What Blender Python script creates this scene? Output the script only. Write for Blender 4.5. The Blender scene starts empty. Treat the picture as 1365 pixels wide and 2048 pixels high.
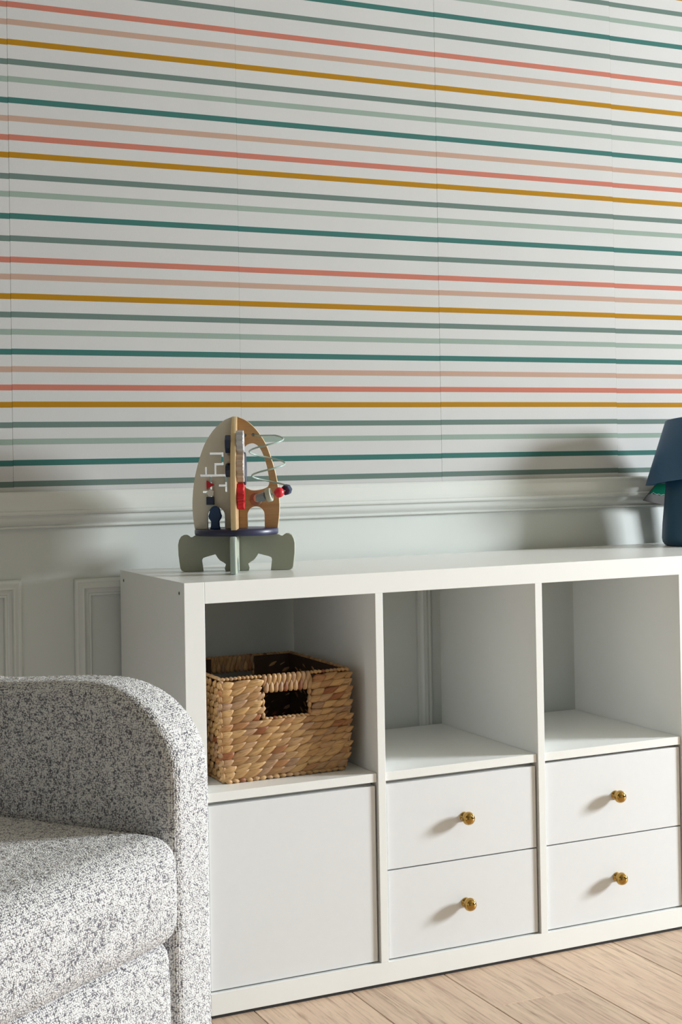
import bpy, bmesh, math, random
import numpy as np
from mathutils import Vector, Matrix
random.seed(7)
rng = np.random.default_rng(5)
S = 0.01                                   # everything below is written in centimetres
scene = bpy.context.scene
col = scene.collection

# ------------------------------------------------------------------ camera
cam_d = bpy.data.cameras.new('camera')
cam = bpy.data.objects.new('camera', cam_d); col.objects.link(cam)
CAM = Vector((-83.657, -245.473, 97.613)) * S
Rm = Matrix(((0.90084946, -0.43378817, -0.01726503),
             (-0.01000504, 0.01901392, -0.99976916),
             (0.43401631, 0.90081424, 0.01278861)))
right, down, fwd = Rm[0], Rm[1], Rm[2]
rot = Matrix((right, -down, -fwd)).transposed()
cam.matrix_world = Matrix.Translation(CAM) @ rot.to_4x4()
F_PX, PX, PY, IW, IH = 2934.59, 718.87, 879.29, 1365, 2048
cam_d.sensor_fit = 'VERTICAL'; cam_d.sensor_height = 24.0
cam_d.lens = F_PX / IH * 24.0
cam_d.shift_x = (IW / 2 - PX) / IH
cam_d.shift_y = (PY - IH / 2) / IH
cam_d.clip_start = 0.02; cam_d.clip_end = 50
scene.camera = cam

# ------------------------------------------------------------------ exposure, sky, daylight
scene.view_settings.view_transform = 'Standard'
scene.view_settings.look = 'None'
scene.view_settings.exposure = -0.3
scene.view_settings.gamma = 1.0
scene.view_settings.use_curve_mapping = False
world = bpy.data.worlds.new('world'); scene.world = world
world.use_nodes = True
bg = world.node_tree.nodes['Background']
bg.inputs['Color'].default_value = (0.80, 0.88, 1.0, 1)
bg.inputs['Strength'].default_value = 0.6

def area(name, loc, direction, sx, sy, power, colour):
    d = bpy.data.lights.new(name, 'AREA'); d.shape = 'RECTANGLE'
    d.size = sx * S; d.size_y = sy * S; d.energy = power; d.color = colour
    o = bpy.data.objects.new(name, d); col.objects.link(o)
    o.location = Vector(loc) * S
    o.rotation_euler = Vector(direction).to_track_quat('-Z', 'Y').to_euler()
    return o
XR, YR, ZC, XL, YW = 480, -440, 268, -520, 41     # right wall, rear wall, ceiling, left wall, striped wall
WY0, WY1, WZ0, WZ1 = -206, -116, 74, 240           # the window in the right wall
# daylight through the right hand window and, as added fill, through the unseen opening behind the camera
area('window_daylight', (XR + 16, (WY0 + WY1) / 2, (WZ0 + WZ1) / 2), (-1, 0, 0), WZ1 - WZ0 - 4, WY1 - WY0 - 4, 1180, (0.90, 0.957, 1.0))

# ------------------------------------------------------------------ materials
def srgb(r, g, b):
    f = lambda c: ((c / 255) / 12.92) if c / 255 <= 0.04045 else (((c / 255) + 0.055) / 1.055) ** 2.4
    return (f(r), f(g), f(b), 1)

class NT:
    def __init__(s, name):
        s.m = bpy.data.materials.new(name); s.m.use_nodes = True
        s.t = s.m.node_tree; s.b = s.t.nodes['Principled BSDF']
    def n(s, typ, **kw):
        nd = s.t.nodes.new(typ)
        for k, v in kw.items():
            if k.startswith('i_'):
                key = k[2:]; key = int(key) if key.isdigit() else key.replace('_', ' ')
                nd.inputs[key].default_value = v
            else: setattr(nd, k, v)
        return nd
    def l(s, a, b): s.t.links.new(a, b)
    def ramp(s, src, stops):
        r = s.n('ShaderNodeValToRGB'); e = r.color_ramp.elements
        e[0].position, e[0].color = stops[0]; e[1].position, e[1].color = stops[-1]
        for p, c in stops[1:-1]:
            x = e.new(p); x.color = c
        s.l(src, r.inputs[0]); return r.outputs[0]
    def mix(s, fac, a, b, mode='MIX'):
        m = s.n('ShaderNodeMix', data_type='RGBA', blend_type=mode)
        for sock, v in ((m.inputs[0], fac), (m.inputs[6], a), (m.inputs[7], b)):
            if hasattr(v, 'links'): s.l(v, sock)
            else: sock.default_value = v
        return m.outputs[2]
    def bump(s, h, strength, dist):
        b = s.n('ShaderNodeBump', i_Strength=strength, i_Distance=dist)
        s.l(h, b.inputs['Height']); s.l(b.outputs[0], s.b.inputs['Normal']); return b

def paint(name, c, rough=0.5, var=0.03, scale=40, bump=0.0, spec=0.5, metal=0.0, coat=0.0):
    t = NT(name)
    tc = t.n('ShaderNodeTexCoord'); nz = t.n('ShaderNodeTexNoise', i_Scale=scale, i_Detail=4.0)
    t.l(tc.outputs['Object'], nz.inputs['Vector'])
    dark = tuple(x * (1 - var * 2.2) for x in c[:3]) + (1,)
    t.l(t.mix(nz.outputs[0], dark, c), t.b.inputs['Base Color'])
    t.b.inputs['Roughness'].default_value = rough
    t.b.inputs['Metallic'].default_value = metal
    t.b.inputs['Specular IOR Level'].default_value = spec
    t.b.inputs['Coat Weight'].default_value = coat
    if bump: t.bump(nz.outputs[0], bump, 0.001)
    return t.m

M = {}
M['cabinet'] = paint('white foil', srgb(239, 240, 237), 0.3, 0.01, 25)
M['front'] = paint('drawer white foil', srgb(228, 230, 231), 0.42, 0.015, 60)
M['wall_paint'] = paint('wainscot paint', srgb(199, 203, 199), 0.42, 0.02, 12, 0.05)
M['trim_paint'] = paint('trim paint', srgb(206, 209, 205), 0.26, 0.015, 12, 0.05)
M['plain_wall'] = paint('plain wall paint', srgb(182, 178, 162), 0.7, 0.02, 12)
M['ceiling'] = paint('ceiling paint', srgb(180, 176, 160), 0.8, 0.02, 12)
M['brass'] = paint('brass', srgb(182, 146, 80), 0.07, 0.02, 30, metal=1.0)
M['steel'] = paint('steel', srgb(120, 122, 120), 0.3, 0.02, 200, metal=1.0)
M['dark'] = paint('dark gap', srgb(30, 30, 30), 0.8)
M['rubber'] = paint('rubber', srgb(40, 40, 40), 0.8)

def wallpaper(name, c):
    t = NT(name)
    tc = t.n('ShaderNodeTexCoord')
    mp = t.n('ShaderNodeMapping'); mp.inputs['Scale'].default_value = (700, 700, 160)
    nz = t.n('ShaderNodeTexNoise', i_Scale=1.0, i_Detail=3.0)
    t.l(tc.outputs['Object'], mp.inputs[0]); t.l(mp.outputs[0], nz.inputs['Vector'])
    n2 = t.n('ShaderNodeTexNoise', i_Scale=9.0, i_Detail=2.0); t.l(tc.outputs['Object'], n2.inputs['Vector'])
    a = t.mix(nz.outputs[0], tuple(x * 0.93 for x in c[:3]) + (1,), c)
    t.l(t.mix(n2.outputs[0], a, tuple(min(1, x * 1.03) for x in c[:3]) + (1,)), t.b.inputs['Base Color'])
    t.b.inputs['Roughness'].default_value = 0.8; t.b.inputs['Specular IOR Level'].default_value = 0.12
    t.bump(nz.outputs[0], 0.12, 0.0006)
    return t.m
WP = {'white': wallpaper('wallpaper white', srgb(187, 187, 186)),
      'teal': wallpaper('wallpaper teal', srgb(57, 102, 97)),
      'grey': wallpaper('wallpaper grey green', srgb(96, 114, 108)),
      'mint': wallpaper('wallpaper mint', srgb(135, 151, 141)),
      'coral': wallpaper('wallpaper coral', srgb(174, 108, 92)),
      'peach': wallpaper('wallpaper peach', srgb(171, 143, 127)),
      'must': wallpaper('wallpaper mustard', srgb(156, 113, 22))}

def wood(name, light, dark, red, sc=(60, 2.4, 60), rough=0.45, knots=True):
    t = NT(name)
    tc = t.n('ShaderNodeTexCoord'); oi = t.n('ShaderNodeObjectInfo')
    add = t.n('ShaderNodeVectorMath', operation='ADD')
    mul = t.n('ShaderNodeMath', operation='MULTIPLY'); mul.inputs[1].default_value = 37.0
    t.l(oi.outputs['Random'], mul.inputs[0])
    t.l(tc.outputs['Object'], add.inputs[0]); t.l(mul.outputs[0], add.inputs[1])
    mp = t.n('ShaderNodeMapping'); mp.inputs['Scale'].default_value = sc
    t.l(add.outputs[0], mp.inputs[0])
    nz = t.n('ShaderNodeTexNoise', i_Scale=1.0, i_Detail=8.0, i_Roughness=0.62, i_Distortion=0.5)
    t.l(mp.outputs[0], nz.inputs['Vector'])
    mp2 = t.n('ShaderNodeMapping'); mp2.inputs['Scale'].default_value = tuple(v * 0.2 for v in sc)
    t.l(add.outputs[0], mp2.inputs[0])
    n2 = t.n('ShaderNodeTexNoise', i_Scale=1.0, i_Detail=3.0, i_Distortion=1.2); t.l(mp2.outputs[0], n2.inputs['Vector'])
    c1 = t.ramp(nz.outputs[0], [(0.30, dark), (0.50, light), (0.75, tuple(min(1, x * 1.12) for x in light[:3]) + (1,))])
    fac = t.n('ShaderNodeMapRange'); fac.inputs[1].default_value = 0.35; fac.inputs[2].default_value = 0.7; fac.inputs[4].default_value = 0.55
    t.l(n2.outputs[0], fac.inputs[0])
    c2 = t.mix(fac.outputs[0], c1, red)
    hs = t.n('ShaderNodeHueSaturation'); mr = t.n('ShaderNodeMapRange'); mr.inputs[3].default_value = 0.9; mr.inputs[4].default_value = 1.1
    t.l(oi.outputs['Random'], mr.inputs[0]); t.l(mr.outputs[0], hs.inputs['Value']); t.l(c2, hs.inputs['Color'])
    mp3 = t.n('ShaderNodeMapping'); mp3.inputs['Scale'].default_value = (sc[0] * 3.2, sc[1] * 3.2, sc[2] * 3.2)
    t.l(add.outputs[0], mp3.inputs[0])
    n3 = t.n('ShaderNodeTexNoise', i_Scale=1.0, i_Detail=4.0, i_Distortion=0.3); t.l(mp3.outputs[0], n3.inputs['Vector'])
    pores = t.ramp(n3.outputs[0], [(0.28, (0.62, 0.56, 0.52, 1)), (0.42, (1, 1, 1, 1)), (1.0, (1, 1, 1, 1))])
    c4 = t.mix(0.6 if knots else 0.35, hs.outputs[0], pores, 'MULTIPLY')
    if knots:
        mk = t.n('ShaderNodeMapping'); mk.inputs['Scale'].default_value = (9, 3.2, 9); t.l(add.outputs[0], mk.inputs[0])
        vk = t.n('ShaderNodeTexVoronoi', i_Scale=1.0); t.l(mk.outputs[0], vk.inputs['Vector'])
        kn = t.ramp(vk.outputs['Distance'], [(0.0, (0.42, 0.34, 0.28, 1)), (0.045, (0.72, 0.66, 0.60, 1)), (0.10, (1, 1, 1, 1))])
        c4 = t.mix(1.0, c4, kn, 'MULTIPLY')
    t.l(c4, t.b.inputs['Base Color'])
    t.b.inputs['Roughness'].default_value = rough
    t.bump(nz.outputs[0], 0.15, 0.0008)
    return t.m
M['oak'] = wood('oak plank', srgb(207, 182, 156), srgb(146, 119, 99), srgb(190, 158, 138), (130, 7, 130))
M['ply_face'] = wood('plywood face', srgb(186, 151, 107), srgb(168, 133, 89), srgb(178, 142, 98), (14, 14, 220), 0.5, False)
# laminated edge of plywood: bands across the thickness (generated on the panel's own thickness axis)
def ply_edge(name):
    t = NT(name)
    tc = t.n('ShaderNodeTexCoord'); sp = t.n('ShaderNodeSeparateXYZ'); t.l(tc.outputs['Generated'], sp.inputs[0])
    m = t.n('ShaderNodeMath', operation='MULTIPLY'); m.inputs[1].default_value = 7.0 * math.pi; t.l(sp.outputs[1], m.inputs[0])
    s_ = t.n('ShaderNodeMath', operation='SINE'); t.l(m.outputs[0], s_.inputs[0])
    t.l(t.ramp(s_.outputs[0], [(0.0, srgb(226, 204, 162)), (0.6, srgb(216, 190, 144)), (1.0, srgb(150, 112, 72))]), t.b.inputs['Base Color'])
    t.b.inputs['Roughness'].default_value = 0.6
    return t.m
M['ply_edge'] = ply_edge('plywood edge')

# ------------------------------------------------------------------ helpers
def link_mesh(name, verts, faces, mat, parent=None, smooth=False, mats=None, fm=None, uv=None, cm=True):
    me = bpy.data.meshes.new(name)
    v = np.asarray(verts, dtype=np.float64) * (S if cm else 1)
    me.from_pydata(v.tolist() if not isinstance(verts, list) or cm else verts, [], faces)
    for m_ in (mats or [mat]): me.materials.append(m_)
    if fm: me.polygons.foreach_set('material_index', fm)
    if smooth: me.polygons.foreach_set('use_smooth', [True] * len(me.polygons))
    if uv is not None:
        ul = me.uv_layers.new(name='UVMap')
        li = np.empty(len(me.loops), dtype=np.int32); me.loops.foreach_get('vertex_index', li)
        ul.data.foreach_set('uv', np.asarray(uv)[li].ravel())
    me.update()
    o = bpy.data.objects.new(name, me); col.objects.link(o)
    if parent: o.parent = parent
    return o

def from_bm(name, bm, mat, parent=None, smooth=False, mats=None):
    me = bpy.data.meshes.new(name); bm.normal_update(); bm.to_mesh(me); bm.free()
    for m_ in (mats or [mat]): me.materials.append(m_)
    if smooth: me.polygons.foreach_set('use_smooth', [True] * len(me.polygons))
    o = bpy.data.objects.new(name, me); col.objects.link(o)
    if parent: o.parent = parent
    return o

def tag(o, label=None, cat=None, group=None, kind=None):
    if label: o['label'] = label
    if cat: o['category'] = cat
    if group: o['group'] = group
    if kind: o['kind'] = kind
    return o

def thing(name, loc=(0, 0, 0), rz=0.0, **kw):
    o = bpy.data.objects.new(name, None); col.objects.link(o)
    o.empty_display_size = 0.05
    o.location = Vector(loc) * S; o.rotation_euler = (0, 0, rz)
    return tag(o, **kw)

def box(name, a, b, mat, parent=None, bev=0.0, seg=2):
    bm = bmesh.new(); bmesh.ops.create_cube(bm, size=1)
    a, b = Vector(a) * S, Vector(b) * S
    for v in bm.verts:
        v.co = Vector([a[i] + (b[i] - a[i]) * (v.co[i] + 0.5) for i in range(3)])
    if bev:
        bmesh.ops.bevel(bm, geom=bm.edges[:], offset=bev * S, segments=seg, profile=0.5, affect='EDGES')
    return from_bm(name, bm, mat, parent)

def lathe(name, prof, mat, parent=None, n=48, axis='z', loc=(0, 0, 0), smooth=True):
    """prof: (radius, height) list; revolve about an axis"""
    vs, fs = [], []
    for r, h in prof:
        for k in range(n):
            t = 2 * math.pi * k / n; x, y = r * math.cos(t), r * math.sin(t)
            p = {'z': (x, y, h), 'y': (x, -h, y), 'x': (h, x, y)}[axis]
            vs.append((p[0] + loc[0], p[1] + loc[1], p[2] + loc[2]))
    for i in range(len(prof) - 1):
        for k in range(n):
            a, b = i * n + k, i * n + (k + 1) % n
            fs.append((a, b, b + n, a + n))
    o = link_mesh(name, vs, fs, mat, parent, smooth)
    bm = bmesh.new(); bm.from_mesh(o.data)
    bmesh.ops.remove_doubles(bm, verts=bm.verts, dist=1e-6); bmesh.ops.recalc_face_normals(bm, faces=bm.faces)
    bm.to_mesh(o.data); bm.free()
    return o

def tube_bm(bm, pts, r, n=10, closed=False):
    pts = [Vector(p) * S for p in pts]; rings = []
    up = Vector((0.123, 0.3, 1)).normalized()
    for i, p in enumerate(pts):
        a = pts[i - 1] if i or closed else p; b = pts[(i + 1) % len(pts)] if i < len(pts) - 1 or closed else p
        t = (b - a).normalized(); x = t.cross(up).normalized(); y = t.cross(x); rr = (r[i] if isinstance(r, (list, tuple)) else r) * S
        rings.append([bm.verts.new(p + rr * (math.cos(2 * math.pi * k / n) * x + math.sin(2 * math.pi * k / n) * y)) for k in range(n)])
    m = len(rings)
    for i in range(m if closed else m - 1):
        A, B_ = rings[i], rings[(i + 1) % m]
        for k in range(n): bm.faces.new((A[k], A[(k + 1) % n], B_[(k + 1) % n], B_[k]))
    if not closed: bm.faces.new(rings[0][::-1]); bm.faces.new(rings[-1])

def tube(name, pts, r, mat, parent=None, n=10, closed=False):
    bm = bmesh.new(); tube_bm(bm, pts, r, n, closed)
    bmesh.ops.recalc_face_normals(bm, faces=bm.faces)
    return from_bm(name, bm, mat, parent, True)

def plate(name, outline, holes, thick, mat, edge_mat=None, parent=None, loc=(0, 0, 0), rz=0.0, bev=0.06):
    """flat panel: outline (a, z) in its own XZ plane, thickness along Y, real through holes"""
    cu = bpy.data.curves.new(name, 'CURVE'); cu.dimensions = '2D'; cu.fill_mode = 'BOTH'
    cu.extrude = (thick / 2 - bev) * S; cu.bevel_depth = bev * S; cu.bevel_resolution = 1; cu.offset = -bev * S
    for poly in [outline] + list(holes):
        sp = cu.splines.new('POLY'); sp.points.add(len(poly) - 1)
        for q, (x, z) in zip(sp.points, poly): q.co = (x * S, z * S, 0, 1)
        sp.use_cyclic_u = True
    tmp = bpy.data.objects.new('tmp', cu); col.objects.link(tmp)
    dg = bpy.context.evaluated_depsgraph_get(); dg.update()
    me = bpy.data.meshes.new_from_object(tmp.evaluated_get(dg))
    bpy.data.objects.remove(tmp)
    me.name = name
    me.transform(Matrix.Rotation(math.pi / 2, 4, 'X'))
    me.materials.clear(); me.materials.append(mat)
    if edge_mat:
        me.materials.append(edge_mat)
        for p in me.polygons:
            p.material_index = 0 if abs(p.normal.y) > 0.9 else 1
    o = bpy.data.objects.new(name, me); col.objects.link(o)
    o.location = Vector(loc) * S; o.rotation_euler = (0, 0, rz)
    if parent: o.parent = parent
    return o

def cut(o, boxes, y=5):
    """through cuts by boolean with boxes (x0,z0,x1,z1) in the panel's plane"""
    for (x0, z0, x1, z1) in boxes:
        c = box('cutter', (x0, -y, z0), (x1, y, z1), M['dark'])
        c.parent = o
        md = o.modifiers.new('b', 'BOOLEAN'); md.object = c; md.solver = 'EXACT'; md.operation = 'DIFFERENCE'
        dg = bpy.context.evaluated_depsgraph_get(); dg.update()
        me = bpy.data.meshes.new_from_object(o.evaluated_get(dg))
        o.modifiers.remove(md); o.data = me
        bpy.data.objects.remove(c)

def arc(cx, cz, r, a0, a1, n=16, rz=None):
    rz = r if rz is None else rz
    return [(cx + r * math.cos(math.radians(a0 + (a1 - a0) * i / n)), cz + rz * math.sin(math.radians(a0 + (a1 - a0) * i / n))) for i in range(n + 1)]

def extrude_x(name, prof, x0, x1, mat, parent=None):
    """profile of (y, z) run along X, closed"""
    n = len(prof)
    vs = [(x0, y, z) for y, z in prof] + [(x1, y, z) for y, z in prof]
    fs = [(i, (i + 1) % n, (i + 1) % n + n, i + n) for i in range(n)] + [tuple(range(n))[::-1], tuple(range(n, 2 * n))]
    o = link_mesh(name, vs, fs, mat, parent)
    bm = bmesh.new(); bm.from_mesh(o.data); bmesh.ops.recalc_face_normals(bm, faces=bm.faces); bm.to_mesh(o.data); bm.free()
    return o

FZ = -0.55                                   # floor level (the cabinet's boards end 4 mm above it, on glides)
# ------------------------------------------------------------------ the room
def structure(name, **kw):
    o = thing(name, **kw); o['kind'] = 'structure'; return o
tag(box('ceiling', (XL - 12, YR - 12, ZC), (XR + 30, YW + 14, ZC + 10), M['ceiling']), kind='structure')
wall_back = structure('wall_back')
box('wainscot', (XL - 12, YW, FZ - 10), (XR + 30, YW + 12, 93), M['wall_paint'], wall_back)
box('plaster', (XL - 12, YW + 0.1, 93), (XR + 30, YW + 12, ZC), M['plain_wall'], wall_back)
tag(box('wall_left', (XL - 12, YR, FZ - 10), (XL, YW, ZC), M['plain_wall']), kind='structure')
# rear wall with an unseen glazed opening, added to let in fill light
wr = structure('wall_rear')
RX0, RX1, RZ0, RZ1 = -165, 45, 70, 228
for a, b in (((XL - 12, YR - 12, FZ - 10), (RX0, YR, ZC)), ((RX1, YR - 12, FZ - 10), (XR + 30, YR, ZC)),
             ((RX0, YR - 12, FZ - 10), (RX1, YR, RZ0)), ((RX0, YR - 12, RZ1), (RX1, YR, ZC))):
    box('masonry', a, b, M['plain_wall'], wr)
wr2 = structure('wall_right')
for a, b in (((XR, YR, FZ - 10), (XR + 14, WY0, ZC)), ((XR, WY1, FZ - 10), (XR + 14, YW, ZC)),
             ((XR, WY0, FZ - 10), (XR + 14, WY1, WZ0)), ((XR, WY0, WZ1), (XR + 14, WY1, ZC))):
    box('masonry', a, b, M['plain_wall'], wr2)
gl = NT('glass'); tr = gl.n('ShaderNodeBsdfTransparent'); go = gl.n('ShaderNodeBsdfGlossy'); go.inputs['Roughness'].default_value = 0.02
fr = gl.n('ShaderNodeFresnel', i_IOR=1.4); mx = gl.n('ShaderNodeMixShader')
gl.l(fr.outputs[0], mx.inputs[0]); gl.l(tr.outputs[0], mx.inputs[1]); gl.l(go.outputs[0], mx.inputs[2])
gl.l(mx.outputs[0], gl.t.nodes['Material Output'].inputs['Surface']); M['glass'] = gl.m
w1 = structure('window_1')
for a, b in (((XR + 4, WY0, WZ0), (XR + 10, WY1, WZ0 + 4)), ((XR + 4, WY0, WZ1 - 4), (XR + 10, WY1, WZ1)),
             ((XR + 4, WY0, WZ0 + 4), (XR + 10, WY0 + 4, WZ1 - 4)), ((XR + 4, WY1 - 4, WZ0 + 4), (XR + 10, WY1, WZ1 - 4))):
    box('window_frame', a, b, M['trim_paint'], w1, 0.3)
box('pane', (XR + 6.8, WY0 + 4, WZ0 + 4), (XR + 7.2, WY1 - 4, WZ1 - 4), M['glass'], w1)
box('window_sill', (XR - 6, WY0 - 4, WZ0 - 3), (XR + 10, WY1 + 4, WZ0), M['trim_paint'], w1, 0.4)
w2 = structure('fill_window')  # unseen window, added so the sky fills the room from behind
for a, b in (((RX0, YR - 10, RZ0), (RX1, YR - 4, RZ0 + 5)), ((RX0, YR - 10, RZ1 - 5), (RX1, YR - 4, RZ1)),
             ((RX0, YR - 10, RZ0 + 5), (RX0 + 5, YR - 4, RZ1 - 5)), ((RX1 - 5, YR - 10, RZ0 + 5), (RX1, YR - 4, RZ1 - 5)),
             ((-63, YR - 10, RZ0 + 5), (-57, YR - 4, RZ1 - 5))):
    box('window_frame', a, b, M['trim_paint'], w2, 0.3)
for x0, x1 in ((RX0 + 5, -63), (-57, RX1 - 5)):
    box('pane', (x0, YR - 7.2, RZ0 + 5), (x1, YR - 6.8, RZ1 - 5), M['glass'], w2)

# wallpaper: drops 48 cm wide, each printed band its own strip of faces
seq = [(204.28 + 11.6, 'peach'), (204.28 + 8.0, 'coral'), (204.28 + 4.2, 'must'), (204.6, 'grey'), (200.9, 'mint'), (196.5, 'teal'), (191.95, 'grey'), (187.55, 'coral'), (184.1, 'peach'),
       (180.15, 'must'), (176.3, 'grey'), (172.87, 'mint'), (168.74, 'teal'), (165.18, 'peach'), (161.46, 'coral'), (158.02, 'must'),
       (153.86, 'grey'), (150.37, 'mint'), (146.05, 'teal'), (141.69, 'grey'), (137.54, 'coral'), (134.22, 'peach'), (130.40, 'must'),
       (126.81, 'grey'), (123.44, 'mint'), (119.57, 'teal'), (116.15, 'peach'), (112.61, 'coral'), (109.25, 'must'), (105.28, 'grey'),
       (101.97, 'mint'), (97.85, 'teal'), (93.72, 'grey')]
seq += [(215.9 + 4.2 * (k + 1), c) for k, c in enumerate(['teal', 'mint', 'grey', 'must', 'coral', 'peach', 'teal', 'mint', 'grey'])]
seq.sort()
names = list(WP)
def drop(x0, x1, dz, th):
    zs = [92.15]; cs = []
    for z, c in seq:
        hw = 0.57
        zs.append(max(z + dz - hw, 92.2)); cs.append('white'); zs.append(z + dz + hw); cs.append(c)
    zs.append(ZC); cs.append('white')
    y0, y1 = YW - th, YW + 0.12
    vs, fs, fm = [], [], []
    for z in zs: vs += [(x0, y0, z), (x1, y0, z), (x1, y1, z), (x0, y1, z)]
    for i, c in enumerate(cs):
        a = 4 * i
        for k in range(4):
            fs.append((a + k, a + (k + 1) % 4, a + 4 + (k + 1) % 4, a + 4 + k)); fm.append(names.index(c))
    fs += [(0, 3, 2, 1), (len(vs) - 4, len(vs) - 3, len(vs) - 2, len(vs) - 1)]; fm += [0, 0]
    return link_mesh('wallpaper_strip', vs, fs, None, wall_back, mats=[WP[n] for n in names], fm=fm)
seams = [-20.5 + 47.6 * k for k in range(-11, 11)]
seams = [XL] + [s_ for s_ in seams if XL + 5 < s_ < XR - 3] + [XR]
for k in range(len(seams) - 1):
    a, b = seams[k], seams[k + 1]
    drop(a + 0.018, b - 0.018, (0.0, 0.05, -0.04, 0.03)[k % 4], 0.03 + 0.02 * (k % 2))

# chair rail
def bulge(y0, z0, y1, z1, out, n=6):
    pts = []
    for i in range(n + 1):
        t = i / n; pts.append((y0 + (y1 - y0) * t - out * math.sin(math.pi * t), z0 + (z1 - z0) * t))
    return pts
rail = [(YW + 0.1, 92.3), (YW - 1.2, 92.2), (YW - 1.45, 91.9)]
rail += [(YW - 1.5 - 0.9 * math.sin(t * math.pi / 2) ** 1.5 * 1.0, 91.6 - 3.0 * t) for t in [i / 8 for i in range(9)]][1:]
rail += [(YW - 2.75, 88.35), (YW - 2.85, 88.0), (YW - 2.7, 87.7), (YW - 2.0, 87.6), (YW - 1.95, 87.45)]
rail += bulge(YW - 1.9, 87.4, YW - 1.0, 85.7, 0.35)
rail += [(YW - 0.95, 85.6), (YW - 1.15, 85.5), (YW - 1.2, 85.3), (YW - 1.05, 85.1), (YW - 0.4, 85.0), (YW + 0.1, 84.95)]
tag(extrude_x('trim_1', rail, XL, XR, M['trim_paint']), kind='structure')
tag(extrude_x('baseboard_back', [(YW + .1, FZ), (YW - 1.6, FZ), (YW - 1.6, 10), (YW - 1.1, 11), (YW - 0.9, 12.4), (YW - 0.3, 13.2), (YW + .1, 13.3)],
              XL, XR, M['trim_paint']), kind='structure')

# raised panel mouldings on the wainscot, mitred at the corners
mprof = [(0.0, -0.05), (0.0, 0.55), (0.25, 0.8), (0.6, 0.85), (0.8, 0.78), (1.0, 0.95), (1.45, 1.3), (1.75, 1.35), (1.9, 1.2), (2.05, 0.85),
         (2.5, 0.55), (2.85, 0.45), (2.95, 0.62), (3.25, 0.62), (3.4, 0.45), (3.5, -0.05)]
def moulding(x0, x1, z0, z1):
    bm = bmesh.new(); rings = []
    for (cx, cz, sx, sz) in ((x0, z0, 1, 1), (x1, z0, -1, 1), (x1, z1, -1, -1), (x0, z1, 1, -1)):
        rings.append([bm.verts.new((Vector((cx + sx * d, YW - h, cz + sz * d))) * S) for d, h in mprof])
    for i in range(4):
        A, B_ = rings[i], rings[(i + 1) % 4]
        for k in range(len(mprof) - 1): bm.faces.new((A[k], A[k + 1], B_[k + 1], B_[k]))
    bmesh.ops.recalc_face_normals(bm, faces=bm.faces)
    return from_bm('panel_moulding', bm, M['trim_paint'], wall_back)
for k in range(-5, 5):
    x0 = -8.9 + 90.3 * k
    x1 = min(x0 + 79.9, XR - 3)
    if x1 - x0 > 20 and x0 > XL + 2: moulding(x0, x1, 17, 74.7 + (0.5 if k < 0 else 0))

# floor boards
floor = structure('floor')
box('subfloor', (XL - 12, YR - 12, FZ - 8), (XR + 30, YW + 12, FZ - 1.0), M['dark'], floor)
pw = 19.35
k = 0
x = 12.0 - pw * 28
while x < XR:
    off = {1: -17.0}.get(k, random.uniform(-150, 0))
    if abs(x - 50.7) < 2: off = -18.4
    if abs(x - 31.35) < 2: off = -120.0
    if abs(x - 70.05) < 2 or abs(x - 89.4) < 2: off = -95 - 30 * random.random()
    if abs(x - 12.0) < 2: off = -75
    ys = [off + 180 * j for j in range(-4, 4)]
    ys = [YR] + [y for y in ys if YR + 3 < y < YW - 3] + [YW]
    for j in range(len(ys) - 1):
        if x + pw < XL: continue
        dz = random.uniform(-0.02, 0.0)
        box('plank', (max(x, XL) + 0.06, ys[j] + 0.05, FZ - 1.0), (min(x + pw, XR) - 0.06, ys[j + 1] - 0.05, FZ + dz), M['oak'], floor, 0.09, 1)
    x += pw; k += 1

# ------------------------------------------------------------------ shelving unit
OB, MB_, II, DEP = 3.827, 1.607, 33.5, 39.0
HT = 2 * OB + MB_ + 2 * II
xs = [OB]
for _ in range(4): xs += [xs[-1] + II, xs[-1] + II + MB_]
XE = OB + 4 * II + 3 * MB_ + OB
unit = thing('shelving_unit', (0, 0, FZ), label='long low white cube shelving unit with drawers, standing against the panelled wall', cat='shelf unit')
_old = box
def ub(name, a, b, mat, bev=0.05, parent=None, seg=2):
    z = -FZ if parent is None else 0
    return box(name, (a[0], a[1], a[2] + z), (b[0], b[1], b[2] + z), mat, parent or unit, bev, seg)
sp = ub('side_panel', (0, 0, 0), (OB - 0.01, DEP, HT), M['cabinet'], 0.07)
ub('side_panel', (XE - OB + 0.01, 0, 0), (XE, DEP, HT), M['cabinet'], 0.07)
ub('top_board', (OB, 0, HT - OB), (XE - OB, DEP, HT - 0.01), M['cabinet'], 0.05)
ub('bottom_board', (OB, 0, 0.0), (XE - OB, DEP, OB), M['cabinet'], 0.05)
for c in range(3):
    x = OB + II * (c + 1) + MB_ * c
    ub('divider', (x, 0, OB), (x + MB_, DEP, HT - OB), M['cabinet'], 0.06)
for c in range(4):
    x = OB + (II + MB_) * c
    ub('shelf_board', (x + 0.03, 0.35, OB + II), (x + II - 0.12, DEP, OB + II + MB_), M['cabinet'], 0.05)
box('gap_shade_strip', (0.2, 0.18, 0.01), (XE - 0.2, 0.7, -FZ + 0.01), M['rubber'], unit)  # dark strip standing in for the shade in the gap under the boards
for (x, y) in ((2, 3), (2, 36), (XE / 2, 3), (XE / 2, 36), (XE - 2, 3), (XE - 2, 36)):
    box('glide', (x - 1.2, y - 1.2, 0), (x + 1.2, y + 1.2, -FZ + 0.02), M['rubber'], unit)
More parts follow.
